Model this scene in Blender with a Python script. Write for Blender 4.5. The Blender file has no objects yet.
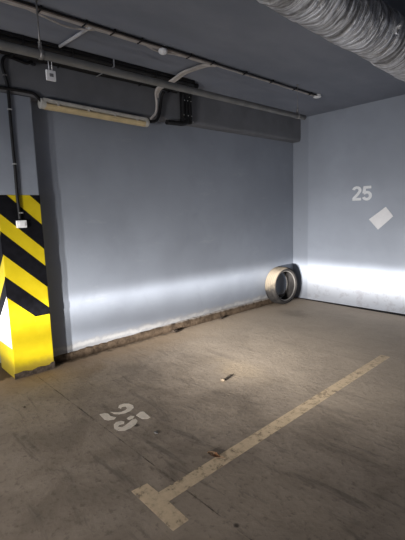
import bpy, bmesh, math, random
from mathutils import Vector, Matrix, noise
random.seed(7)
S = bpy.context.scene
C = S.collection
PI = math.pi

# ------------------------------------------------------------------ camera
cd = bpy.data.cameras.new('camera'); cam = bpy.data.objects.new('camera', cd); C.objects.link(cam)
yaw, pitch, roll, fpx = -0.83613286, -0.14160579, -0.03144295, 398.4876
f = Vector((math.sin(yaw)*math.cos(pitch), math.cos(yaw)*math.cos(pitch), math.sin(pitch)))
r = Vector((math.cos(yaw), -math.sin(yaw), 0)); u = r.cross(f)
r2 = math.cos(roll)*r + math.sin(roll)*u
u2 = -math.sin(roll)*r + math.cos(roll)*u
M = Matrix((r2, u2, -f)).transposed().to_4x4(); M.translation = Vector((4.0022, -5.7253, 1.5))
cam.matrix_world = M
cd.sensor_fit = 'VERTICAL'; cd.sensor_height = 36.0; cd.lens = fpx/540*36.0
cd.clip_start = .02
S.camera = cam

# ------------------------------------------------------------------ world, light, exposure
w = bpy.data.worlds.new('world'); S.world = w; w.use_nodes = True
w.node_tree.nodes['Background'].inputs[0].default_value = (.55, .62, .80, 1)
w.node_tree.nodes['Background'].inputs[1].default_value = .42
S.view_settings.view_transform = 'Standard'; S.view_settings.look = 'None'
S.view_settings.exposure = 1.52; S.view_settings.gamma = 1.0; S.view_settings.use_curve_mapping = False

HEAD_POWER = 2550.0
HEAD_COL = (1.0, .97, .93)
def headlight(name, loc, target, rollz):
    """low beam of a parked car: an emission pattern that hangs on the lamp itself"""
    L = bpy.data.lights.new(name, 'SPOT'); L.energy = HEAD_POWER; L.color = HEAD_COL
    L.spot_size = math.radians(165); L.spot_blend = .25; L.shadow_soft_size = .05
    o = bpy.data.objects.new(name, L); C.objects.link(o)
    d = (Vector(target)-Vector(loc)).normalized()
    q = d.to_track_quat('-Z', 'Y')
    o.matrix_world = Matrix.Translation(loc) @ q.to_matrix().to_4x4() @ Matrix.Rotation(rollz, 4, 'Z')
    L.use_nodes = True; nt = L.node_tree; N = nt.nodes; K = nt.links
    em = N['Emission']
    tc = N.new('ShaderNodeTexCoord'); sx = N.new('ShaderNodeSeparateXYZ'); K.new(tc.outputs['Normal'], sx.inputs[0])
    def m(op, a, b=None, c=None):
        n = N.new('ShaderNodeMath'); n.operation = op
        for i, v in enumerate((a, b, c)):
            if v is None: continue
            if isinstance(v, (int, float)): n.inputs[i].default_value = v
            else: K.new(v, n.inputs[i])
        return n.outputs[0]
    az = m('MAXIMUM', m('ABSOLUTE', sx.outputs[2]), .02)
    v = m('DIVIDE', sx.outputs[1], az); h = m('DIVIDE', sx.outputs[0], az)
    mr = N.new('ShaderNodeMapRange'); mr.interpolation_type = 'SMOOTHSTEP'
    K.new(v, mr.inputs[0]); mr.inputs[1].default_value = -.028; mr.inputs[2].default_value = .026
    mr.inputs[3].default_value = 1; mr.inputs[4].default_value = 0
    below = mr.outputs[0]
    vn = m('MINIMUM', v, 0.0)
    def lobe(A, sv, su, u0=0.0):
        e1 = m('EXPONENT', m('DIVIDE', vn, sv))
        hh = m('DIVIDE', m('SUBTRACT', h, u0), su)
        e2 = m('EXPONENT', m('MULTIPLY', m('MULTIPLY', hh, hh), -1.0))
        return m('MULTIPLY', m('MULTIPLY', e1, e2), A)
    g = m('DIVIDE', m('ADD', v, .092), .021)          # foreground lobe that falls on the road ahead
    gh = m('DIVIDE', m('ADD', h, .10), .22)
    fore = m('MULTIPLY', m('EXPONENT', m('MULTIPLY', m('ADD', m('MULTIPLY', g, g), m('MULTIPLY', gh, gh)), -1.0)), .95)
    beam = m('MULTIPLY', below, m('ADD', m('ADD', lobe(2.3, .015, .26), lobe(.47, .06, .42, -.30)), fore))
    hh = m('DIVIDE', h, .9)
    vv = m('DIVIDE', m('MAXIMUM', v, 0.0), .135)
    stray = m('MULTIPLY', m('MULTIPLY', m('EXPONENT', m('MULTIPLY', m('ADD', m('MULTIPLY', hh, hh), vv), -1.0)), .33), m('SUBTRACT', 1.0, below))
    st = m('ADD', m('ADD', beam, stray), .006)
    K.new(st, em.inputs['Strength'])
    return o
headlight('car_headlamp', (2.35, -8.6, .70), (1.0, 0, .505), math.radians(-.9))
headlight('car_headlamp', (3.0, -8.6, .70), (1.7, 0, .490), math.radians(-.9))

def add_fill_lamp(loc, power, size=(1.2, .15)):  # added fill light, unseen: brightens the floor and the shadowed wall
    L = bpy.data.lights.new('fill_lamp', 'AREA'); L.shape = 'RECTANGLE'; L.size, L.size_y = size
    L.energy = power; L.color = (1.0, .95, .9)
    o = bpy.data.objects.new('fill_lamp', L); C.objects.link(o); o.location = loc
add_fill_lamp((2.6, -7.4, 2.88), 21)

# ------------------------------------------------------------------ material helpers
class Mat:
    def __init__(s, name, rough=.6, metal=0.0, spec=.3):
        s.m = bpy.data.materials.new(name); s.m.use_nodes = True
        s.N = s.m.node_tree.nodes; s.K = s.m.node_tree.links
        s.b = s.N['Principled BSDF']; s.b.inputs['Roughness'].default_value = rough
        s.b.inputs['Metallic'].default_value = metal; s.b.inputs['Specular IOR Level'].default_value = spec
        s.tc = s.N.new('ShaderNodeTexCoord')
        g = s.N.new('ShaderNodeNewGeometry'); s.pos = g.outputs['Position']
        s.obj = s.tc.outputs['Object']
    def put(s, v, sock):
        if hasattr(v, 'links') or isinstance(v, bpy.types.NodeSocket): s.K.new(v, sock)
        elif isinstance(v, tuple) and len(v) == 3 and sock.type == 'RGBA': sock.default_value = (*v, 1)
        else: sock.default_value = v
    def mapping(s, vec, scale=(1, 1, 1), loc=(0, 0, 0), rot=(0, 0, 0)):
        n = s.N.new('ShaderNodeMapping'); s.K.new(vec, n.inputs[0])
        n.inputs['Scale'].default_value = scale; n.inputs['Location'].default_value = loc; n.inputs['Rotation'].default_value = rot
        return n.outputs[0]
    def noise(s, vec, scale, detail=4, rough=.55, dist=0.0):
        n = s.N.new('ShaderNodeTexNoise'); s.K.new(vec, n.inputs['Vector'])
        n.inputs['Scale'].default_value = scale; n.inputs['Detail'].default_value = detail
        n.inputs['Roughness'].default_value = rough; n.inputs['Distortion'].default_value = dist
        return n.outputs['Fac']
    def ramp(s, fac, a, b, va=0.0, vb=1.0):
        n = s.N.new('ShaderNodeMapRange'); n.interpolation_type = 'SMOOTHSTEP'; s.K.new(fac, n.inputs[0])
        for i, v in enumerate((a, b, va, vb)): n.inputs[i+1].default_value = v
        return n.outputs[0]
    def math(s, op, a, b=None):
        n = s.N.new('ShaderNodeMath'); n.operation = op
        s.put(a, n.inputs[0])
        if b is not None: s.put(b, n.inputs[1])
        return n.outputs[0]
    def mix(s, fac, a, b):
        n = s.N.new('ShaderNodeMix'); n.data_type = 'RGBA'
        s.put(fac, n.inputs[0]); s.put(a, n.inputs[6]); s.put(b, n.inputs[7])
        return n.outputs[2]
    def sep(s, vec):
        n = s.N.new('ShaderNodeSeparateXYZ'); s.K.new(vec, n.inputs[0]); return n.outputs
    def blob(s, vec, c, rad, soft=.5, wob=None):
        """0..1 patch around a point of the surface"""
        n = s.N.new('ShaderNodeVectorMath'); n.operation = 'SUBTRACT'; s.K.new(vec, n.inputs[0]); n.inputs[1].default_value = c
        n2 = s.N.new('ShaderNodeVectorMath'); n2.operation = 'DIVIDE'; s.K.new(n.outputs[0], n2.inputs[0]); n2.inputs[1].default_value = rad
        n3 = s.N.new('ShaderNodeVectorMath'); n3.operation = 'LENGTH'; s.K.new(n2.outputs[0], n3.inputs[0])
        d = n3.outputs['Value']
        if wob is not None: d = s.math('ADD', d, s.math('MULTIPLY', s.math('SUBTRACT', wob, .5), 1.6))
        return s.ramp(d, 1.0, 1.0-soft, 0, 1) if False else s.ramp(d, 1.0-soft, 1.0, 1.0, 0.0)
    def color(s, c): s.put(c, s.b.inputs['Base Color']); return s
    def rough(s, v): s.put(v, s.b.inputs['Roughness']); return s
    def alpha(s, v): s.put(v, s.b.inputs['Alpha']); return s
    def bump(s, h, strength=.3, dist=.01):
        n = s.N.new('ShaderNodeBump'); n.inputs['Strength'].default_value = strength; n.inputs['Distance'].default_value = dist
        s.K.new(h, n.inputs['Height']); s.K.new(n.outputs[0], s.b.inputs['Normal']); return s

def simple(name, col, rough=.6, metal=0.0, var=.25, scale=14, spec=.3, bump=0.0):
    m = Mat(name, rough, metal, spec)
    n = m.noise(m.obj, scale, 4)
    m.color(m.mix(m.ramp(n, .3, .7), tuple(c*(1-var) for c in col), tuple(min(1, c*(1+var)) for c in col)))
    if bump: m.bump(m.noise(m.obj, scale*4, 3), bump, .004)
    return m.m

# floor: dusty trowelled concrete
def floor_mat():
    m = Mat('garage concrete floor', .8, 0, .22); p = m.pos
    big = m.noise(p, .9, 5, .6, .4); mid = m.noise(p, 3.2, 6, .62, .6); fine = m.noise(p, 26, 5, .65)
    st = m.noise(m.mapping(p, (1.1, 5.5, 1), rot=(0, 0, math.radians(24))), 1.6, 6, .65, .8)
    c = m.mix(m.ramp(mid, .32, .68), (.225, .182, .141), (.325, .266, .21))
    c = m.mix(m.math('MULTIPLY', m.ramp(big, .46, .66), .55), c, (.39, .315, .24))
    c = m.mix(m.math('MULTIPLY', m.ramp(st, .52, .68), .55), c, (.10, .083, .070))
    c = m.mix(m.math('MULTIPLY', m.ramp(fine, .52, .70), .5), c, (.115, .095, .075))
    # pale dust patch in the bay, and the sandy strip along the left wall
    c = m.mix(m.math('MULTIPLY', m.blob(p, (1.52, -3.05, 0), (.42, .30, 1), .8, mid), .75), c, (.46, .36, .25))
    sx = m.sep(p)
    wob = m.math('ADD', sx[0], m.math('MULTIPLY', m.math('SUBTRACT', mid, .5), .5))
    c = m.mix(m.math('MULTIPLY', m.ramp(wob, .05, .75, 1, 0), .7), c, (.37, .255, .15))
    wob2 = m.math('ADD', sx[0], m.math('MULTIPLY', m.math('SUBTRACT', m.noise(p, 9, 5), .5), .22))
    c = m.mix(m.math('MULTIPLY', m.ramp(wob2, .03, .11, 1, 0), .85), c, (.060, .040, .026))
    bay = m.math('ADD', sx[1], m.math('MULTIPLY', m.math('SUBTRACT', big, .5), 2.2))   # far bay lightened: the pool of light painted into the concrete
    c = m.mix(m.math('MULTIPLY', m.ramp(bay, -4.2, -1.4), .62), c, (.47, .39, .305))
    # oil and tyre marks
    for q, rad, k in (((.66, -.9, 0), (.32, .25, 1), .3), ((.9, -3.75, 0), (.5, .2, 1), .2), ((1.85, -3.55, 0), (.35, .2, 1), .35),
                      ((1.66, -4.30, 0), (.035, .03, 1), .9), ((2.8, -4.47, 0), (.02, .02, 1), .9), ((2.38, -4.5, 0), (.02, .02, 1), .9)):
        c = m.mix(m.math('MULTIPLY', m.blob(p, q, rad, .7, mid if rad[0] > .1 else None), k), c, (.055, .043, .035))
    m.color(c); m.rough(m.ramp(fine, .3, .7, .72, .9))
    m.bump(m.math('ADD', m.math('MULTIPLY', fine, .6), mid), .35, .012)
    return m.m

WALL = (.265, .291, .342)
def wall_mat(name, back=False):
    m = Mat(name, .62, 0, .3); p = m.pos
    big = m.noise(p, .8, 4, .55); mid = m.noise(p, 3.0, 6, .6, .5); fine = m.noise(p, 40, 4, .6)
    c = m.mix(m.ramp(big, .35, .65), tuple(v*.90 for v in WALL), tuple(v*1.07 for v in WALL))
    c = m.mix(m.math('MULTIPLY', m.ramp(mid, .52, .72), .22), c, tuple(v*.78 for v in WALL))
    sx = m.sep(p)
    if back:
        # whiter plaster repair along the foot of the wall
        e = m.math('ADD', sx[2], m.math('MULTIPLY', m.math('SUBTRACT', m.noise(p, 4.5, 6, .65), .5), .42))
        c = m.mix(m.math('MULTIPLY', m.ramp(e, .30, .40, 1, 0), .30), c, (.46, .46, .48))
        blot = m.noise(p, 7, 6, .7)
        c = m.mix(m.math('MULTIPLY', m.math('MULTIPLY', m.ramp(blot, .50, .62), m.ramp(sx[2], .15, .6, 1, 0)), .45), c, (.21, .205, .21))
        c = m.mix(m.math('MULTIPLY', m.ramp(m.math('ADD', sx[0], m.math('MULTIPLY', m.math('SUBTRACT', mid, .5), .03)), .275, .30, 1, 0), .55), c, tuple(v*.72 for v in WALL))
        # chipped dark marks close to the corner
        ch = m.noise(m.mapping(p, (9, 1, 2.2)), 1.0, 5, .6)
        near = m.ramp(sx[0], .03, .22, 1, 0)
        c = m.mix(m.math('MULTIPLY', m.math('MULTIPLY', m.ramp(ch, .62, .70), near), .6), c, (.09, .085, .09))
    else:
        low = m.math('ADD', sx[2], m.math('MULTIPLY', m.math('SUBTRACT', m.noise(p, 6, 6, .65), .5), .12))
        c = m.mix(m.math('MULTIPLY', m.ramp(low, .14, .20, 1, 0), .5), c, (.34, .32, .30))
        chip = m.math('MULTIPLY', m.math('MULTIPLY', m.ramp(low, .105, .125), m.ramp(low, .140, .165, 1, 0)), m.ramp(m.noise(p, 5, 5, .7), .40, .55))
        c = m.mix(m.math('MULTIPLY', chip, .32), c, (.66, .65, .63))
        sc = m.noise(m.mapping(p, (1, 1.2, 5)), 1.5, 6, .7)
        c = m.mix(m.math('MULTIPLY', m.ramp(sc, .58, .70), .16), c, (.42, .43, .46))
    m.color(c); m.bump(m.math('ADD', m.math('MULTIPLY', fine, .4), mid), .18, .01)
    return m.m

MAT = {}
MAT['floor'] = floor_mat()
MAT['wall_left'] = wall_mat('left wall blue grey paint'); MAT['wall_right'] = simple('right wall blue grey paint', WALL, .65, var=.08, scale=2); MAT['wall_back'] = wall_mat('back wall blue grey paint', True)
MAT['pillar'] = simple('pillar blue grey paint', WALL, .6, var=.08, scale=3)
MAT['beam'] = simple('beam blue grey paint', (.165, .170, .185), .65, var=.1, scale=3)
def ceil_mat():
    m = Mat('ceiling blue grey paint', .7, 0, .2); p = m.pos
    n = m.noise(m.mapping(p, (1, .5, 1)), 2.0, 5, .6); k = m.noise(p, 30, 3)
    m.color(m.mix(m.ramp(n, .3, .7), (.205, .225, .270), (.255, .275, .325))); m.bump(k, .15, .006)
    return m.m
MAT['ceiling'] = ceil_mat()
def plinth_mat():
    m = Mat('bare crumbling concrete', .9, 0, .15); p = m.pos
    n = m.noise(p, 14, 6, .7); k = m.noise(p, 50, 4)
    c = m.mix(m.ramp(n, .32, .62), (.045, .031, .021), (.115, .082, .056))
    g = m.sep(p)[2]
    t = m.math('ADD', g, m.math('MULTIPLY', m.math('SUBTRACT', n, .5), .05))
    c = m.mix(m.math('MULTIPLY', m.ramp(t, .0, .05, 1, 0), .8), c, (.05, .034, .022))
    c = m.mix(m.math('MULTIPLY', m.ramp(t, .082, .104), .6), c, (.42, .40, .38))
    m.color(c); m.bump(m.math('ADD', n, k), .35, .012)
    return m.m
MAT['plinth'] = plinth_mat()
MAT['dark_box'] = simple('dark brown box surface', (.030, .024, .020), .8, var=.2, scale=3)
MAT['gap'] = simple('dark gap', (.012, .010, .009), .95, var=.3)
YEL = (.53, .405, .006)
def yellow_mat():
    m = Mat('yellow hazard paint', .45, 0, .4); p = m.pos
    n = m.noise(p, 8, 5, .6); k = m.noise(p, 45, 4)
    c = m.mix(m.ramp(n, .35, .7), YEL, (.58, .45, .010))
    c = m.mix(m.math('MULTIPLY', m.ramp(m.noise(p, 22, 6, .7), .62, .72), .5), c, (.45, .36, .08))
    z = m.math('ADD', m.sep(p)[2], m.math('MULTIPLY', m.math('SUBTRACT', n, .5), .12))
    c = m.mix(m.math('MULTIPLY', m.ramp(z, .08, .17, 1, 0), .45), c, (.22, .16, .06))
    m.color(c); m.bump(k, .08, .004); return m.m
MAT['yellow'] = yellow_mat()
MAT['black_paint'] = simple('black hazard paint', (.005, .005, .007), .6, var=.3, scale=20, spec=.15)
MAT['scuffed'] = simple('scuffed pillar foot', (.085, .065, .050), .85, var=.5, scale=30, bump=.3)
MAT['black_plastic'] = simple('black plastic', (.010, .010, .011), .5, var=.2)
MAT['grey_pipe'] = simple('galvanised pipe', (.20, .20, .195), .5, .3, var=.12, scale=9)
MAT['rod'] = simple('steel rod', (.33, .32, .31), .45, .7, var=.15, scale=20)
MAT['bright_metal'] = simple('bright zinc', (.75, .75, .75), .3, .8, var=.1)
MAT['beige_conduit'] = simple('grey beige conduit', (.50, .465, .44), .5, var=.12)
MAT['brown_cable'] = simple('brown grey cable', (.20, .165, .15), .55, var=.15)
MAT['white_conduit'] = simple('white conduit', (.66, .66, .67), .45, var=.06)
MAT['white_plastic'] = simple('white plastic', (.85, .85, .86), .4, var=.04)
MAT['grey_label'] = simple('grey print', (.20, .20, .21), .6, var=.1)
MAT['lamp_body'] = simple('lamp body plastic', (.50, .485, .45), .5, var=.1)
MAT['diffuser'] = simple('yellowed diffuser', (.60, .48, .28), .3, var=.12, scale=6)
MAT['rubber'] = None
def rubber_mat(name, dusty):
    m = Mat(name, .92, 0, .08); o = m.obj
    n = m.noise(o, 7, 5, .6)
    c = m.mix(m.ramp(n, .35, .7), (.028, .026, .026), (.060, .055, .052))
    if dusty: c = m.mix(m.math('MULTIPLY', m.blob(o, (.10, -.74, .50), (.34, .42, .30), .6, m.noise(o, 5, 4, .6)), .95), c, (.25, .21, .16))  # pale patch: dust plus headlamp glare painted on the upper near tread
    m.color(c); return m.m
MAT['rubber'] = rubber_mat('tyre rubber', False); MAT['tread'] = rubber_mat('dusty lit tyre tread', True)
MAT['bead'] = simple('pale worn bead edge', (.17, .16, .15), .6, var=.25, scale=12)
def foil_mat():
    m = Mat('crinkled foil wrap', .32, .9, .5); o = m.obj
    st = m.noise(m.mapping(o, (3, 26, 3), rot=(0, 0, 0)), 1.0, 5, .65, .8)
    n = m.noise(o, 9, 6, .7)
    m.color(m.mix(m.ramp(st, .35, .68), (.22, .21, .20), (.88, .88, .91)))
    m.rough(m.ramp(n, .3, .7, .36, .58))
    m.bump(m.math('ADD', m.math('MULTIPLY', st, 1.3), n), 1.0, .045); return m.m
MAT['foil'] = foil_mat()
def marking_mat(name, col, lo, hi, sc=16):
    m = Mat(name, .75, 0, .25); p = m.pos
    n = m.noise(p, sc, 6, .72); k = m.noise(p, 2.2, 3)
    m.color(m.mix(m.ramp(n, .35, .65), tuple(v*.8 for v in col), col))
    a = m.math('ADD', n, m.math('MULTIPLY', m.math('SUBTRACT', k, .5), .35))
    m.alpha(m.ramp(a, lo, hi)); return m.m
MAT['line'] = marking_mat('worn cream floor paint', (.66, .51, .34), .27, .50)
MAT['stencil'] = marking_mat('worn white floor paint', (.80, .71, .60), .18, .36)
MAT['wall_digit'] = simple('pale grey stencil paint', (.60, .615, .64), .6, var=.05)
MAT['joint'] = marking_mat('dirt in the floor joint', (.075, .06, .047), .36, .74, 6)
MAT['paper'] = simple('white paper', (.56, .56, .58), .6, var=.03)
MAT['leaf'] = simple('dry brown leaf', (.16, .075, .035), .7, var=.4, scale=60)
MAT['leaf_pale'] = simple('pale leaf underside', (.27, .17, .10), .7, var=.4, scale=60)
MAT['crumb'] = simple('concrete crumb', (.13, .10, .07), .9, var=.3, scale=40)
MAT['dirt'] = simple('dark dirt clod', (.035, .025, .018), .95, var=.4, scale=40)

# ------------------------------------------------------------------ mesh helpers
def link(name, bm, mats, parent=None, smooth=False, loc=None):
    me = bpy.data.meshes.new(name)
    bmesh.ops.recalc_face_normals(bm, faces=bm.faces[:])
    bm.to_mesh(me); bm.free()
    if not isinstance(mats, (list, tuple)): mats = [mats]
    for k in mats: me.materials.append(MAT[k])
    if smooth:
        for q in me.polygons: q.use_smooth = True
    o = bpy.data.objects.new(name, me); C.objects.link(o)
    if parent is not None:
        o.parent = parent
        o.matrix_parent_inverse = Matrix.Translation(-parent.location) @ Matrix.Identity(4) if parent.rotation_euler.to_quaternion().angle < 1e-6 else parent.matrix_basis.inverted()
    return o
def recenter(o, base):
    """put a single mesh's origin at base"""
    b = Vector(base); o.data.transform(Matrix.Translation(-b)); o.location = b
def thing(name, label, cat, loc, group=None):
    o = bpy.data.objects.new(name, None); C.objects.link(o); o.location = loc
    o.empty_display_size = .05
    tag(o, label, cat, group); return o
def tag(o, label, cat, group=None):
    o['label'] = label; o['category'] = cat
    if group: o['group'] = group
def struct(o): o['kind'] = 'structure'; return o

def add_box(bm, a, b, bev=0.0, mi=0):
    n = bmesh.new()
    bmesh.ops.create_cube(n, size=1.0)
    for v in n.verts: v.co = Vector([(a[i]+b[i])/2 + v.co[i]*(b[i]-a[i]) for i in range(3)])
    if bev: bmesh.ops.bevel(n, geom=n.edges[:], offset=bev, segments=2, affect='EDGES', profile=.6)
    merge(bm, n, mi)
def merge(bm, n, mi=0):
    mp = {v: bm.verts.new(v.co) for v in n.verts}
    for q in n.faces:
        fc = bm.faces.new([mp[v] for v in q.verts]); fc.material_index = mi; fc.smooth = q.smooth
    n.free()
def add_tube(bm, pts, rad, seg=10, caps=True, mi=0):
    pts = [Vector(p) for p in pts]
    rads = rad if isinstance(rad, (list, tuple)) else [rad]*len(pts)
    rings = []; prev = None
    for i, p in enumerate(pts):
        t = ((pts[min(i+1, len(pts)-1)]-p).normalized() + (p-pts[max(i-1, 0)]).normalized()).normalized()
        if prev is None:
            a = Vector((0, 0, 1)) if abs(t.z) < .9 else Vector((1, 0, 0))
            n = t.cross(a).normalized()
        else:
            n = (prev - t*prev.dot(t)).normalized()
        prev = n; b = t.cross(n)
        rings.append([bm.verts.new(p + (n*math.cos(2*PI*k/seg)+b*math.sin(2*PI*k/seg))*rads[i]) for k in range(seg)])
    for A, B in zip(rings, rings[1:]):
        for k in range(seg):
            q = bm.faces.new((A[k], A[(k+1) % seg], B[(k+1) % seg], B[k])); q.smooth = True; q.material_index = mi
    if caps:
        bm.faces.new(rings[0][::-1]).material_index = mi; bm.faces.new(rings[-1]).material_index = mi
def smooth_path(pts, sub=5):
    P = [Vector(p) for p in pts]; out = []
    for i in range(len(P)-1):
        p0 = P[max(i-1, 0)]; p1 = P[i]; p2 = P[i+1]; p3 = P[min(i+2, len(P)-1)]
        for k in range(sub):
            t = k/sub
            out.append(.5*((2*p1)+(p2-p0)*t+(2*p0-5*p1+4*p2-p3)*t*t+(3*p1-p0-3*p2+p3)*t**3))
    out.append(P[-1]); return out
def add_prism(bm, poly, fn, d0, d1, mi=0):
    """2-D outline extruded between d0 and d1; fn(a, b, d) -> point"""
    A = [bm.verts.new(fn(a, b, d0)) for a, b in poly]; B = [bm.verts.new(fn(a, b, d1)) for a, b in poly]
    n = len(poly)
    fs = [bm.faces.new(A[::-1]), bm.faces.new(B)] + [bm.faces.new((A[i], A[(i+1) % n], B[(i+1) % n], B[i])) for i in range(n)]
    for q in fs: q.material_index = mi
def add_lathe(bm, prof, axis_fn, seg=64, mi=0, close=False):
    """prof: list of (radius, along); axis_fn(rad*cos, rad*sin, along)"""
    R = [[bm.verts.new(axis_fn(rr*math.cos(2*PI*k/seg), rr*math.sin(2*PI*k/seg), t)) for k in range(seg)] for rr, t in prof]
    pairs = list(zip(R, R[1:])) + ([(R[-1], R[0])] if close else [])
    for A, B in pairs:
        for k in range(seg):
            q = bm.faces.new((A[k], A[(k+1) % seg], B[(k+1) % seg], B[k])); q.smooth = True; q.material_index = mi
def add_ball(bm, c, rad, scale=(1, 1, 1), sub=2, jit=0.0, seed=0, mi=0):
    n = bmesh.new(); bmesh.ops.create_icosphere(n, subdivisions=sub, radius=1.0)
    for v in n.verts:
        k = 1 + jit*noise.noise(v.co*1.7 + Vector((seed*3.1, seed, 0)))
        v.co = Vector(c) + Vector([v.co[i]*rad*scale[i]*k for i in range(3)])
    for q in n.faces: q.smooth = jit == 0
    merge(bm, n, mi)

X1, Y1, H = 9.0, -11.0, 2.965
# ------------------------------------------------------------------ structure
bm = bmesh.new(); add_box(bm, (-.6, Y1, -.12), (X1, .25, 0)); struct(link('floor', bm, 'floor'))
bm = bmesh.new(); add_box(bm, (-.6, Y1, H), (X1, .25, H+.15)); struct(link('ceiling', bm, 'ceiling'))
bm = bmesh.new(); add_box(bm, (-.25, -4.60, 0), (0, .25, H)); add_box(bm, (-.6, Y1, 0), (-.45, -4.5, H)); struct(link('wall_left', bm, 'wall_left'))
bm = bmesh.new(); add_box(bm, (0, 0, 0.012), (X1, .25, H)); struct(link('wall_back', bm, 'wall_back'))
bm = bmesh.new(); add_box(bm, (X1-.2, Y1, 0), (X1, 0, H)); struct(link('wall_right', bm, 'wall_right'))  # unseen wall, added to keep world light off the duct
# beam along the top of the left wall, with a slightly rounded lower lip
bm = bmesh.new()
prof = [(-.25, H), (-.25, 2.60), (.10, 2.60), (.125, 2.607), (.138, 2.625), (.142, 2.65), (.142, H)]
add_prism(bm, prof, lambda a, b, d: Vector((a, d, b)), Y1, 0.0)
struct(link('trim_1', bm, 'beam'))
# crumbling bare foot of the left wall
bm = bmesh.new()
ys = [-4.28 + i*.035 for i in range(int(4.28/.035)+1)] + [0.0]
rows = []
for y in ys:
    k = noise.noise(Vector((y*5, 1.3, 0)))*.5 + noise.noise(Vector((y*17, 4.1, 0)))*.5
    k2 = noise.noise(Vector((y*9, 9.3, 2)))*.6 + noise.noise(Vector((y*31, 2.1, 5)))*.4
    zt = .070 + .035*min(1, (y+4.28)/2.5) + .018*k
    ft = .030 + .009*k2
    rows.append([bm.verts.new(v) for v in ((-.01, y, 0), (ft+.010*k, y, 0), (ft, y, .03), (ft*.86, y, zt*.6), (ft*.62, y, zt*.92), (ft*.35, y, zt), (-.01, y, zt+.012+.008*k2))])
for A, B in zip(rows, rows[1:]):
    for i in range(len(A)-1): bm.faces.new((A[i], A[i+1], B[i+1], B[i]))
bm.faces.new(rows[0]); bm.faces.new(rows[-1][::-1])
struct(link('baseboard_left', bm, 'plinth', smooth=False))
# open dark joint between the floor slab and the back wall
bm = bmesh.new()
add_prism(bm, [(.10, .002), (.10, -.012), (1.1, -.055), (2.0, -.085), (X1, -.10), (X1, .002)], lambda a, b, d: Vector((a, b, d)), -.02, .0035)
struct(link('baseboard_back', bm, 'gap'))
# saw-cut joint across the floor
bm = bmesh.new()
add_prism(bm, [(.2, -4.474), (.2, -4.481), (X1, -4.504), (X1, -4.497)], lambda a, b, d: Vector((a, b, d)), -.02, .0006)
struct(link('trim_2', bm, 'joint'))
# dark brown box under the ceiling beyond the duct
bm = bmesh.new(); add_box(bm, (2.95, Y1, 2.80), (3.35, 0, H), .01); struct(link('trim_3', bm, 'dark_box'))

# ------------------------------------------------------------------ pillar
PX, PY0, PY1 = .135, -4.655, -4.278
pil = thing('pillar', 'square blue grey pillar against the left wall with yellow and black hazard stripes on its lower half', 'pillar', (-.08, -4.466, 0))
bm = bmesh.new(); add_box(bm, (-.30, PY0+.003, 1.716), (PX-.003, PY1-.003, 2.60), .006); link('shaft', bm, 'pillar', pil)
bm = bmesh.new()
add_box(bm, (-.30, PY0, .0), (PX, PY1, 1.7175), .006, 0)
def clip(poly, fn):     # keep fn >= 0
    out = []
    for i, p in enumerate(poly):
        q = poly[(i+1) % len(poly)]; a, b = fn(p), fn(q)
        if a >= 0: out.append(p)
        if a*b < 0:
            t = a/(a-b); out.append((p[0]+(q[0]-p[0])*t, p[1]+(q[1]-p[1])*t))
    return out
for c0, c1, zlo in ((1.985, 2.25, .565), (1.563, 1.795, .565), (1.19, 1.397, .565), (.79, .985, .565)):
    k = .95
    P = [(PY0-.0015, zlo), (PY1+.0005, zlo), (PY1+.0005, 1.716), (PY0-.0015, 1.716)]
    P = clip(P, lambda q: q[1]+k*(q[0]-PY0)-c0); P = clip(P, lambda q: c1-q[1]-k*(q[0]-PY0))
    if len(P) > 2: add_prism(bm, P, lambda a, b, d: Vector((d, a, b)), PX-.001, PX+.0015, 1)
    # the stripes turn the corner and fall away again on the near face
    P = [(-.30, zlo), (PX+.0015, zlo), (PX+.0015, 1.716), (-.30, 1.716)]
    P = clip(P, lambda q: q[1]-k*(q[0]-PX)-c0+.02); P = clip(P, lambda q: c1-.02-q[1]+k*(q[0]-PX))
    if len(P) > 2: add_prism(bm, P, lambda a, b, d: Vector((a, d, b)), PY0-.0015, PY0+.001, 1)
link('hazard_band', bm, ['yellow', 'black_paint'], pil)
bm = bmesh.new(); add_prism(bm, [(-.30, .30), (PX-.003, .30), (PX-.003, .80), (-.30, .42)], lambda a, b, d: Vector((a, d, b)), PY0-.0022, PY0+.001)  # white four-sided shape laid over the near face
o = link('white_patch', bm, 'white_plastic', pil); o['label'] = 'white patch on the near face'
bm = bmesh.new()
ys = [PY0-.004 + (PY1-PY0+.008)*i/14 for i in range(15)]
P = [(ys[0], 0)] + [(ys[-1], 0)] + [(y, .055 + .018*noise.noise(Vector((y*13, 0, 3))) + .02*(y > -4.32)) for y in ys[::-1]]
add_prism(bm, P, lambda a, b, d: Vector((d, a, b)), PX-.002, PX+.004)
o = link('scuffed_foot', bm, 'scuffed', pil); o['label'] = 'scuffed dark brown foot of the pillar'

# ------------------------------------------------------------------ overhead pipe on threaded rods
pipe = thing('sprinkler_pipe', 'long grey metal pipe hung below the ceiling along the left wall', 'pipe', (1.12, -3.4, 2.61))
bm = bmesh.new(); add_tube(bm, [(1.12, y, 2.612) for y in (-6.4, -5, -3.5, -2.2, -1.372, -1.365)], [.029]*5+[.026], 20); link('tube', bm, 'grey_pipe', pipe)
for y in (-4.556, -1.52):
    bm = bmesh.new(); add_tube(bm, [(1.12, y, 2.64), (1.12, y, H)], .0065 if y < -3 else .0025, 8)
    for z in (2.668, 2.682, H-.012): add_tube(bm, [(1.12, y, z), (1.12, y, z+.012)], .013, 6)
    link('hanger_rod', bm, 'rod', pipe)
    bm = bmesh.new()
    add_lathe(bm, [(.0295, y-.012), (.0335, y-.012), (.0335, y+.012), (.0295, y+.012)], lambda a, b, t: Vector((1.12+a, t, 2.612+b)), 24, close=True)
    add_box(bm, (1.108, y-.011, 2.648), (1.132, y+.011, 2.668), .002)
    link('pipe_clamp', bm, 'rod', pipe)
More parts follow.
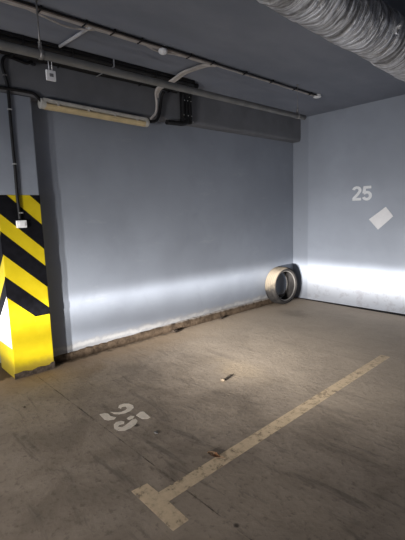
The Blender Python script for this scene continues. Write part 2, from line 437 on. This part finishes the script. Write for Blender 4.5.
# hanging tag
t = thing('hanging_tag', 'small white square tag hanging from the grey overhead pipe', 'tag', (1.12, -4.495, 2.452))
bm = bmesh.new(); add_box(bm, (1.112, -4.530, 2.452), (1.128, -4.462, 2.522), .004); link('plate', bm, 'white_plastic', t)
bm = bmesh.new(); add_box(bm, (1.127, -4.508, 2.478), (1.1295, -4.480, 2.500), .001); o = link('mark', bm, 'grey_label', t); o['label'] = 'grey mark on the tag'
for y in (-4.506, -4.484):
    bm = bmesh.new(); add_tube(bm, [(1.12, y, 2.520), (1.122, y-.001, 2.55), (1.12, y, 2.580)], .0028, 6); link('wire', bm, 'white_plastic', t)

# ------------------------------------------------------------------ black cable tray in the beam corner
tr = thing('cable_tray', 'black cable tray under the ceiling over the lamp, turning down the beam at its end', 'cable tray', (.27, -3.5, 2.9))
bm = bmesh.new()
for x in (.19, .24, .29, .34, .39, .44, .48): add_tube(bm, smooth_path([(x+.006*noise.noise(Vector((y*2, x*40, 0))), y, 2.925+.006*noise.noise(Vector((y*2, x*30, 7)))) for y in [-6.2+.25*i for i in range(15)]] + [(x, -2.60, 2.925)], 3), .026, 8)
add_box(bm, (.150, -6.2, 2.935), (.515, -2.60, 2.963), .004)
link('run', bm, 'black_plastic', tr)
bm = bmesh.new()
for y in (-2.505, -2.455, -2.405): add_tube(bm, smooth_path([(.48, y-.14, 2.925), (.36, y-.06, 2.925), (.22, y, 2.92), (.19, y, 2.87), (.186, y, 2.78), (.186, y, 2.62)], 5), .027, 8)
add_box(bm, (.150, -2.53, 2.60), (.178, -2.375, 2.94), .005)
link('drop', bm, 'black_plastic', tr)
bm = bmesh.new(); add_tube(bm, smooth_path([(.186, -2.455, 2.63), (.186, -2.47, 2.590), (.182, -2.53, 2.570), (.178, -2.62, 2.566), (.176, -2.76, 2.560)], 5), .028, 10)
add_box(bm, (.15, -2.535, 2.575), (.205, -2.385, 2.655), .012)
link('elbow', bm, 'black_plastic', tr)
for y, z in ((-2.505, 2.835), (-2.455, 2.835), (-2.405, 2.835), (-2.52, 2.665), (-2.455, 2.665), (-2.40, 2.665), (-2.43, 2.88), (-2.38, 2.60)):
    bm = bmesh.new(); add_ball(bm, (.214, y, z), .0065, sub=1); link('screw', bm, 'bright_metal', tr)
for y in (-4.44, -4.02, -3.62, -3.12, -2.72):
    bm = bmesh.new(); add_box(bm, (.514, y-.006, 2.90), (.521, y+.006, 2.962), .002); add_box(bm, (.17, y-.006, 2.892), (.521, y+.006, 2.898), .002)
    link('bracket', bm, 'black_plastic' if y != -3.62 else 'bright_metal', tr)

# ------------------------------------------------------------------ ceiling cable run with its detectors
cr = thing('cable_bundle', 'long bundle of grey and brown cables clipped along the ceiling above the pipe', 'cables', (1.03, -3.4, H))
def yrun(x, z, y0, y1, amp, sd, n=26):
    return smooth_path([(x + amp*noise.noise(Vector((sd, i*.55, 0))), y0+(y1-y0)*i/n, z + .003*noise.noise(Vector((sd, i*.8, 5)))) for i in range(n+1)], 3)
for nm, x, mat, rd, ye, sd, amp in (('cable', 1.012, 'beige_conduit', .008, -.98, 1, .007), ('cable', 1.032, 'brown_cable', .008, -2.75, 2, .006), ('cable', .988, 'beige_conduit', .008, -2.9, 3, .010), ('cable', 1.053, 'black_plastic', .009, -.98, 4, .005)):  # the black strand draws the shadow line along the bundle
    bm = bmesh.new(); add_tube(bm, yrun(x, H-.016, -6.2, ye, amp, sd), rd, 8); link(nm, bm, mat, cr)
for y in (-4.5, -4.16, -3.92, -3.66, -3.12, -2.83, -2.35, -1.9, -1.45, -1.12):
    bm = bmesh.new(); add_box(bm, (.980 if y < -2.9 else 1.000, y-.006, H-.027), (1.066, y+.006, H-.001), .003); link('clip', bm, 'black_plastic', cr)
bm = bmesh.new(); add_tube(bm, smooth_path([(1.006, -3.62, H-.016), (.965, -3.50, H-.02), (.955, -3.42, H-.02), (.972, -3.30, H-.018), (1.008, -3.16, H-.016)], 5), .0075, 8)
o = link('cable_loop', bm, 'beige_conduit', cr)
# sagging beige cable near the rod
bm = bmesh.new(); add_tube(bm, smooth_path([(1.00, -4.60, H-.018), (.965, -4.42, H-.03), (.95, -4.25, H-.04), (.985, -4.06, H-.022)], 6), .007, 8); link('cable_loop', bm, 'beige_conduit', cr)

def detector(loc, rad, label, flat):
    d = thing('smoke_detector', label, 'detector', loc, None)
    bm = bmesh.new(); x, y, z = loc
    add_lathe(bm, [(0.0005, H), (rad*1.0, H), (rad*1.0, H-.012), (rad*.9, H-.016), (.0005, H-.016)], lambda a, b, t: Vector((x+a*.9, y+b*.9, t)), 28); link('base', bm, 'white_plastic', d)
    bm = bmesh.new(); h = rad*flat
    add_lathe(bm, [(rad*.6, H-.014)]+[(max(.0005, rad*math.cos(q*PI/16)), H-.016-h*.45-h*.55*math.sin(q*PI/16)) for q in range(-6, 9)], lambda a, b, t: Vector((x+a, y+b, t)), 28); link('dome', bm, 'white_plastic', d)
detector((1.02, -3.42, H-.016-.05), .041, 'small round white detector set in the cable loop in mid ceiling', 1.25)
detector((1.035, -.955, H-.016-.02), .050, 'flat white detector at the far end of the ceiling cable', .5)

# white conduits crossing from the cable run to the tray
bm = bmesh.new(); add_tube(bm, [(1.015, -4.105, H-.02), (.528, -4.145, H-.02)], .0125, 12)
o = link('conduit', bm, 'white_conduit'); recenter(o, (.7, -4.13, H)); tag(o, 'straight white conduit crossing the ceiling near the threaded rod', 'conduit')
lc = thing('lamp_conduit', 'pale triple conduit crossing the ceiling and bending down to the right end of the lamp', 'conduit', (.6, -2.87, H))
for k in range(3):
    e = (k-1)*.024
    end = [(.54, -2.895+e, 2.915), (.42, -2.925+e, 2.880), (.30, -2.930+e, 2.876), (.232, -2.92+e*.7, 2.84)] + ([(.198, -2.905, 2.76), (.187, -2.902, 2.69), (.180, -2.918, 2.63), (.170, -2.985, 2.567)] if k == 0 else [(.21, -2.905+e*.5, 2.80)])
    bm = bmesh.new(); add_tube(bm, smooth_path([(1.00, -2.80+.035*k-.02, H-.018), (.95, -2.845+e*1.3, H-.018), (.80, -2.875+e, H-.02), (.66, -2.885+e, H-.022)] + end, 5), .0095 if k else .013, 10); link('tube', bm, 'beige_conduit', lc)
bm = bmesh.new(); add_tube(bm, smooth_path([(.235, -2.825, 2.868), (.20, -2.83, 2.83), (.180, -2.842, 2.72), (.174, -2.862, 2.62), (.168, -2.91, 2.555), (.160, -2.985, 2.540)], 6), .017, 10)
o = link('black_conduit', bm, 'black_plastic'); recenter(o, (.18, -2.86, 2.545)); tag(o, 'thick black conduit curving down behind the pale tube to the lamp end', 'conduit')

# ------------------------------------------------------------------ fluorescent lamp under the beam
la = thing('fluorescent_lamp', 'unlit fluorescent batten lamp with yellowed cover on the left wall', 'lamp', (.10, -3.61, 2.49))
def lampf(a, b, t):   # local: a outwards (x), b up (z), t along
    return Vector((.145+a, -4.205+t*1.19, 2.552-.030*t+b))
bm = bmesh.new(); add_prism(bm, [(-.06, .044), (.038, .050), (.054, .040), (.054, .018), (.040, .012), (-.06, .008)], lampf, .02, .98); link('housing', bm, 'lamp_body', la)
bm = bmesh.new(); add_prism(bm, [(-.045, .006), (.036, .008)]+[(.050*math.cos(q), -.004+.040*math.sin(q)) for q in [-.02-i*.29 for i in range(10)]]+[(-.045, -.02)], lampf, .03, .97)
o = link('diffuser', bm, 'diffuser', la); o['label'] = 'yellowed plastic cover'
for t0, t1 in ((0, .035), (.965, 1)):
    bm = bmesh.new(); add_prism(bm, [(.055*math.cos(q*PI/10), .003+.046*math.sin(q*PI/10)) for q in range(20)], lampf, t0, t1); link('end_cap', bm, 'lamp_body', la)
for t0 in (.12, .38, .63, .86):
    bm = bmesh.new(); add_prism(bm, [(.044, .026), (.053, .024), (.054, -.004), (.046, -.006)], lampf, t0, t0+.018); link('clip', bm, 'beige_conduit', la)

# ------------------------------------------------------------------ black cables on the pillar and beam
c1 = thing('black_cable', 'black cable running down the front of the striped pillar to a small white box', 'cable', (.145, -4.48, 1.5))
bm = bmesh.new()
add_tube(bm, smooth_path([(.21, -4.25, 2.868), (.180, -4.257, 2.876), (.163, -4.264, 2.897), (.163, -4.30, 2.878), (.163, -4.365, 2.887), (.163, -4.447, 2.900), (.163, -4.492, 2.883), (.163, -4.512, 2.82), (.160, -4.495, 2.725), (.152, -4.481, 2.66), (.150, -4.478, 2.549), (.150, -4.481, 2.371), (.150, -4.483, 2.113), (.150, -4.482, 1.956), (.150, -4.486, 1.716), (.150, -4.484, 1.60), (.150, -4.482, 1.49)], 5), .0135, 10)
link('sheath', bm, 'black_plastic', c1)
for y, z in ((-4.496, 2.74), (-4.480, 2.46), (-4.484, 1.99), (-4.470, 1.555)):
    x = .150 if z < 2.6 else .158
    bm = bmesh.new(); add_box(bm, (x-.012, y-.018, z-.006), (x+.015, y+.018, z+.006), .003); add_ball(bm, (x+.016, y+.004, z), .0055, sub=1); link('clip', bm, 'bright_metal' if z < 2.6 else 'rod', c1)
c2 = bmesh.new(); add_tube(c2, smooth_path([(.163, -5.0, 2.622), (.163, -4.545, 2.629), (.163, -4.471, 2.632), (.163, -4.32, 2.633), (.160, -4.262, 2.628), (.158, -4.222, 2.598), (.150, -4.190, 2.565)], 5), .014, 10)
o = link('black_cable', c2, 'black_plastic'); recenter(o, (.16, -4.4, 2.63)); tag(o, 'black cable along the beam edge running into the left end of the lamp', 'cable')
b = thing('switch_box', 'tiny white electrical box on the black stripe of the pillar', 'box', (.14, -4.472, 1.418))
bm = bmesh.new(); add_box(bm, (.1355, -4.517, 1.418), (.172, -4.430, 1.486), .006); link('body', bm, 'white_plastic', b)
bm = bmesh.new(); add_box(bm, (.171, -4.500, 1.432), (.178, -4.446, 1.474), .003); link('cover', bm, 'white_plastic', b)

# ------------------------------------------------------------------ foil wrapped duct
du = thing('foil_duct', 'large round ventilation duct wrapped in crinkled silver foil under the ceiling', 'duct', (2.6, -3.0, 2.7))
bm = bmesh.new()
seg, n = 80, 260
y0, y1 = -5.6, -.02
prev = None
for i in range(n+1):
    y = y0+(y1-y0)*i/n
    cx = 2.553 + .042*(-1.4-y) + .02*noise.noise(Vector((y*.8, 0, 0))); cz = 2.712 - .02*math.sin((y+1.4)*1.3)
    R = .168 + .010*noise.noise(Vector((y*4, 3, 0))) - .012*(abs(((y+.25) % 1.25)-.625) > .600)
    ring = []
    for k in range(seg):
        a = 2*PI*k/seg
        d = Vector((math.cos(a), 0, math.sin(a)))
        q = Vector((math.cos(a)*1.3, y*9+2*math.sin(a), math.sin(a)*1.3))
        rr = R + .008*noise.noise(q) + .006*noise.noise(q*2.3)
        ring.append(bm.verts.new((cx+d.x*rr, y, cz+d.z*rr)))
    if prev:
        for k in range(seg): bm.faces.new((prev[k], prev[(k+1) % seg], ring[(k+1) % seg], ring[k]))
    prev = ring
link('foil_wrap', bm, 'foil', du, smooth=True)
bm = bmesh.new()
for q in ((-2.50, .173), (-2.47, .173)):
    add_lathe(bm, [(q[1]-.012, q[0]-.009), (q[1], q[0]-.005), (q[1], q[0]+.005), (q[1]-.012, q[0]+.009)], lambda a, b, t: Vector((2.600+a, t, 2.732+b)), 48, close=True)
o = link('strap', bm, 'foil', du); o['label'] = 'narrow strap round the duct'
bm = bmesh.new()
add_tube(bm, [(2.765, -2.76, 2.705), (2.800, -2.79, 2.698)], .016, 6); add_tube(bm, [(2.79, -2.782, 2.70), (2.812, -2.80, 2.696)], .007, 8)
add_box(bm, (2.768, -2.80, 2.655), (2.782, -2.775, 2.70), .003)
o = link('bolt', bm, 'bright_metal', du); o['label'] = 'shiny bolt on the side of the duct'

# ------------------------------------------------------------------ tyre in the corner
def tyre(loc, yaw, lean, label):
    t = thing('tyre', label, 'tyre', loc)
    Ro, W = .302, .21
    Mx = Matrix.Rotation(yaw, 4, 'Z') @ Matrix.Rotation(lean, 4, 'Y')
    def ax(a, b, s):    # axis along local x; wheel centre at z=Ro
        return Vector(loc) + Mx @ Vector((s, a, b+Ro))
    h = W/2
    bm = bmesh.new()    # outer tread with grooves
    prof = [(Ro-.030, -h+.002), (Ro-.012, -h+.012), (Ro-.003, -h+.030)]
    for g in (-.055, -.018, .018, .055): prof += [(Ro, g-.006), (Ro-.008, g-.004), (Ro-.008, g+.004), (Ro, g+.006)]
    prof += [(Ro-.003, h-.030), (Ro-.012, h-.012), (Ro-.030, h-.002)]
    add_lathe(bm, prof, ax, 80); link('tread', bm, 'tread', t)
    for s in (1, -1):
        bm = bmesh.new()
        add_lathe(bm, [(Ro-.030, s*(h-.002)), (Ro-.040, s*(h+.003)), (Ro-.052, s*(h+.002)), (Ro-.060, s*(h-.006)), (Ro-.064, s*(h-.014))], ax, 80); link('sidewall', bm, 'rubber', t)
        bm = bmesh.new(); add_lathe(bm, [(Ro-.062, s*(h-.012)), (Ro-.072, s*(h-.016)), (Ro-.074, s*(h-.028)), (Ro-.062, s*(h-.036)), (Ro-.056, s*(h-.024))], ax, 80, close=True); o = link('bead', bm, 'bead', t); o['label'] = 'pale worn inner rim'
    bm = bmesh.new(); add_lathe(bm, [(Ro-.062, h-.034), (Ro-.042, h-.020), (Ro-.024, h-.045), (Ro-.020, 0), (Ro-.024, -h+.045), (Ro-.042, -h+.020), (Ro-.062, -h+.034)], ax, 80); link('inner_liner', bm, 'rubber', t)
tyre((.140, -.51, 0), math.radians(-4), math.radians(-2), 'worn dusty car tyre standing on edge in the corner against the left wall')

# ------------------------------------------------------------------ writing on the wall, paper
wn = thing('wall_number', 'pale grey number 25 painted on the back wall above the tilted paper', 'number', (1.195, 0, 1.61))
def stroke(bm, pts, wd, fn, d0, d1):
    P = [Vector((*p, 0)) for p in pts]; Ls, Rs = [], []
    for i, p in enumerate(P):
        a = (P[i]-P[i-1]).normalized() if i else None; b_ = (P[i+1]-P[i]).normalized() if i < len(P)-1 else None
        tt = ((a or b_)+(b_ or a)).normalized(); nn = Vector((-tt.y, tt.x, 0))
        k = 1/max(.6, nn.dot(Vector((-(a or b_).y, (a or b_).x, 0))))
        Ls.append(p+nn*wd/2*k); Rs.append(p-nn*wd/2*k)
    add_prism(bm, [tuple(v[:2]) for v in Ls+Rs[::-1]], fn, d0, d1)
def digit(ch):
    arc = lambda cx, cy, rx, ry, a0, a1, n=12: [(cx+rx*math.cos(math.radians(a0+(a1-a0)*i/n)), cy+ry*math.sin(math.radians(a0+(a1-a0)*i/n))) for i in range(n+1)]
    if ch == '2': return [arc(.30, .71, .215, .205, 168, -25) + [(.36, .42), (.16, .20), (.09, .09)], [(.03, .085), (.59, .085)]]
    return [[(.56, .915), (.155, .915), (.10, .50)], [(.10, .515)] + arc(.295, .33, .225, .245, 130, -160, 16)]
hgt, wdt = .185, .178
for i, ch in enumerate('25'):
    bm = bmesh.new()
    fn = lambda a, b_, d, i=i: Vector((1.044 + i*.156 + a*.236, d, 1.615 + b_*.205 - .006*i))
    for si, s in enumerate(digit(ch)): stroke(bm, s, .185, fn, -.0012-.0004*si, .0005)
    link('digit', bm, 'wall_digit', wn)
bm = bmesh.new()
q = [(1.312, 1.335), (1.548, 1.508), (1.660, 1.375), (1.448, 1.188)]
n = 8; G = []
for i in range(n+1):
    row = []
    for j in range(n+1):
        s, t2 = i/n, j/n
        a = [q[0][k]*(1-s)*(1-t2)+q[1][k]*s*(1-t2)+q[2][k]*s*t2+q[3][k]*(1-s)*t2 for k in (0, 1)]
        lift = -.002 - .022*max(0, s+t2-1.35)**1.5
        row.append((a[0], lift, a[1]))
    G.append(row)
for off in (0,):
    V = [[bm.verts.new(v) for v in row] for row in G]; V2 = [[bm.verts.new((v[0], v[1]+.0012, v[2])) for v in row] for row in G]
    for i in range(n):
        for j in range(n):
            bm.faces.new((V[i][j], V[i+1][j], V[i+1][j+1], V[i][j+1])); bm.faces.new((V2[i][j], V2[i][j+1], V2[i+1][j+1], V2[i+1][j]))
    rim = [(i, 0) for i in range(n)]+[(n, j) for j in range(n)]+[(i, n) for i in range(n, 0, -1)]+[(0, j) for j in range(n, 0, -1)]
    for a, c in zip(rim, rim[1:]+rim[:1]): bm.faces.new((V[a[0]][a[1]], V[c[0]][c[1]], V2[c[0]][c[1]], V2[a[0]][a[1]]))
o = link('paper_sheet', bm, 'paper'); recenter(o, (1.49, 0, 1.35)); tag(o, 'blank white sheet of paper stuck askew on the back wall', 'paper')

# ------------------------------------------------------------------ floor markings
FL = lambda a, b_, d: Vector((a, b_, d))
bm = bmesh.new()
add_prism(bm, [(2.232, -4.704), (2.240, -4.605), (2.345, -4.603), (2.300, -1.75), (2.392, -1.75), (2.440, -4.605), (2.612, -4.612), (2.612, -4.712)], FL, -.01, .0009)
o = link('parking_line', bm, 'line'); recenter(o, (2.37, -3.2, 0)); tag(o, 'worn cream painted bay line ending in a T bar on the floor', 'road marking')
fnn = thing('floor_number', 'worn white stencilled number 25 painted on the concrete floor', 'number', (1.5, -4.3, 0))
A_ = [(1.322, -4.413), (1.334, -4.376), (1.36, -4.361), (1.406, -4.367), (1.457, -4.347), (1.473, -4.373), (1.452, -4.412), (1.424, -4.425), (1.375, -4.42)]
B_ = [(1.349, -4.335), (1.385, -4.307), (1.409, -4.276), (1.409, -4.238), (1.387, -4.209), (1.355, -4.205), (1.345, -4.23), (1.363, -4.252), (1.328, -4.254), (1.299, -4.226), (1.304, -4.189), (1.334, -4.16), (1.385, -4.151), (1.425, -4.172), (1.448, -4.215), (1.45, -4.263), (1.432, -4.305), (1.399, -4.331)]
C_ = [(1.537, -4.225), (1.515, -4.172), (1.53, -4.15), (1.643, -4.165), (1.646, -4.19), (1.613, -4.222)]
D_ = [(1.525, -4.298), (1.513, -4.256), (1.539, -4.238), (1.56, -4.263), (1.559, -4.3)]
E_ = [(1.581, -4.254), (1.616, -4.261), (1.648, -4.297), (1.666, -4.352), (1.665, -4.401), (1.636, -4.433), (1.587, -4.439), (1.536, -4.414), (1.516, -4.384), (1.528, -4.347), (1.557, -4.336), (1.58, -4.357), (1.566, -4.385), (1.587, -4.407), (1.611, -4.39), (1.604, -4.357), (1.585, -4.309), (1.571, -4.278)]
for polys in ((A_, B_), (C_, D_, E_)):
    bm = bmesh.new()
    for P in polys: add_prism(bm, P, FL, -.01, .0009)
    link('digit', bm, 'stencil', fnn)

# ------------------------------------------------------------------ litter
lf = thing('dry_leaf', 'small curled brown dry leaf lying at the edge of the cream bay line', 'leaf', (2.318, -4.16, 0))
bm = bmesh.new(); rows = []
for i in range(9):
    t = i/8; wd = .026*math.sin(PI*min(1, t*.94+.03))**.7
    row = []
    for j in range(7):
        s = j/6*2-1
        row.append(Vector((2.318-.05+.10*t, -4.16 + s*wd + .008*math.sin(t*5), .004 + .007*s*s + .004*abs(t-.5)**1.5*2 + .003*noise.noise(Vector((t*9, s*4, 0))))))
    rows.append(row)
V = [[bm.verts.new(v) for v in rw] for rw in rows]; V2 = [[bm.verts.new(v+Vector((0, 0, .0015))) for v in rw] for rw in rows]
for i in range(8):
    for j in range(6):
        bm.faces.new((V[i][j], V[i][j+1], V[i+1][j+1], V[i+1][j])).material_index = 0
        bm.faces.new((V2[i][j], V2[i+1][j], V2[i+1][j+1], V2[i][j+1])).material_index = 1 if i < 4 else 0
link('blade', bm, ['leaf', 'leaf_pale'], lf)
bm = bmesh.new(); add_tube(bm, smooth_path([(2.366, -4.16, .008), (2.385, -4.157, .006), (2.402, -4.150, .004)], 4), .0018, 6); link('stem', bm, 'leaf', lf)
lf.rotation_euler.z = .35; lf.scale = (.88, .88, .8)
def lump(name, loc, rad, mat, label, cat, sd, sc=(1.2, 1, .6)):
    bm = bmesh.new(); add_ball(bm, (0, 0, 0), rad, sc, 2, .55, sd)
    zmin = min(v.co.z for v in bm.verts)
    for v in bm.verts: v.co.z -= zmin
    o = link(name, bm, mat); o.location = loc; tag(o, label, cat); return o
lump('concrete_crumb', (1.576, -3.327, 0), .020, 'crumb', 'pale concrete crumb on the dusty patch in the middle of the bay', 'crumb', 1)
lump('paint_chip', (1.847, -4.261, 0), .013, 'bead', 'pale grey chip lying beside the floor number 25', 'chip', 2, (1.5, .8, .25))
lump('dirt_clod', (.095, -2.70, 0), .034, 'dirt', 'dark clod of dirt at the foot of the left wall midway', 'dirt', 3, (.8, 1.6, .6))
lump('dirt_clod', (.088, -1.86, 0), .026, 'dirt', 'dark clod of dirt at the foot of the left wall nearer the tyre', 'dirt', 4, (.8, 1.5, .6))
lump('pebble', (.787, -4.793, 0), .011, 'crumb', 'pebble on the floor right below the striped pillar', 'pebble', 5)
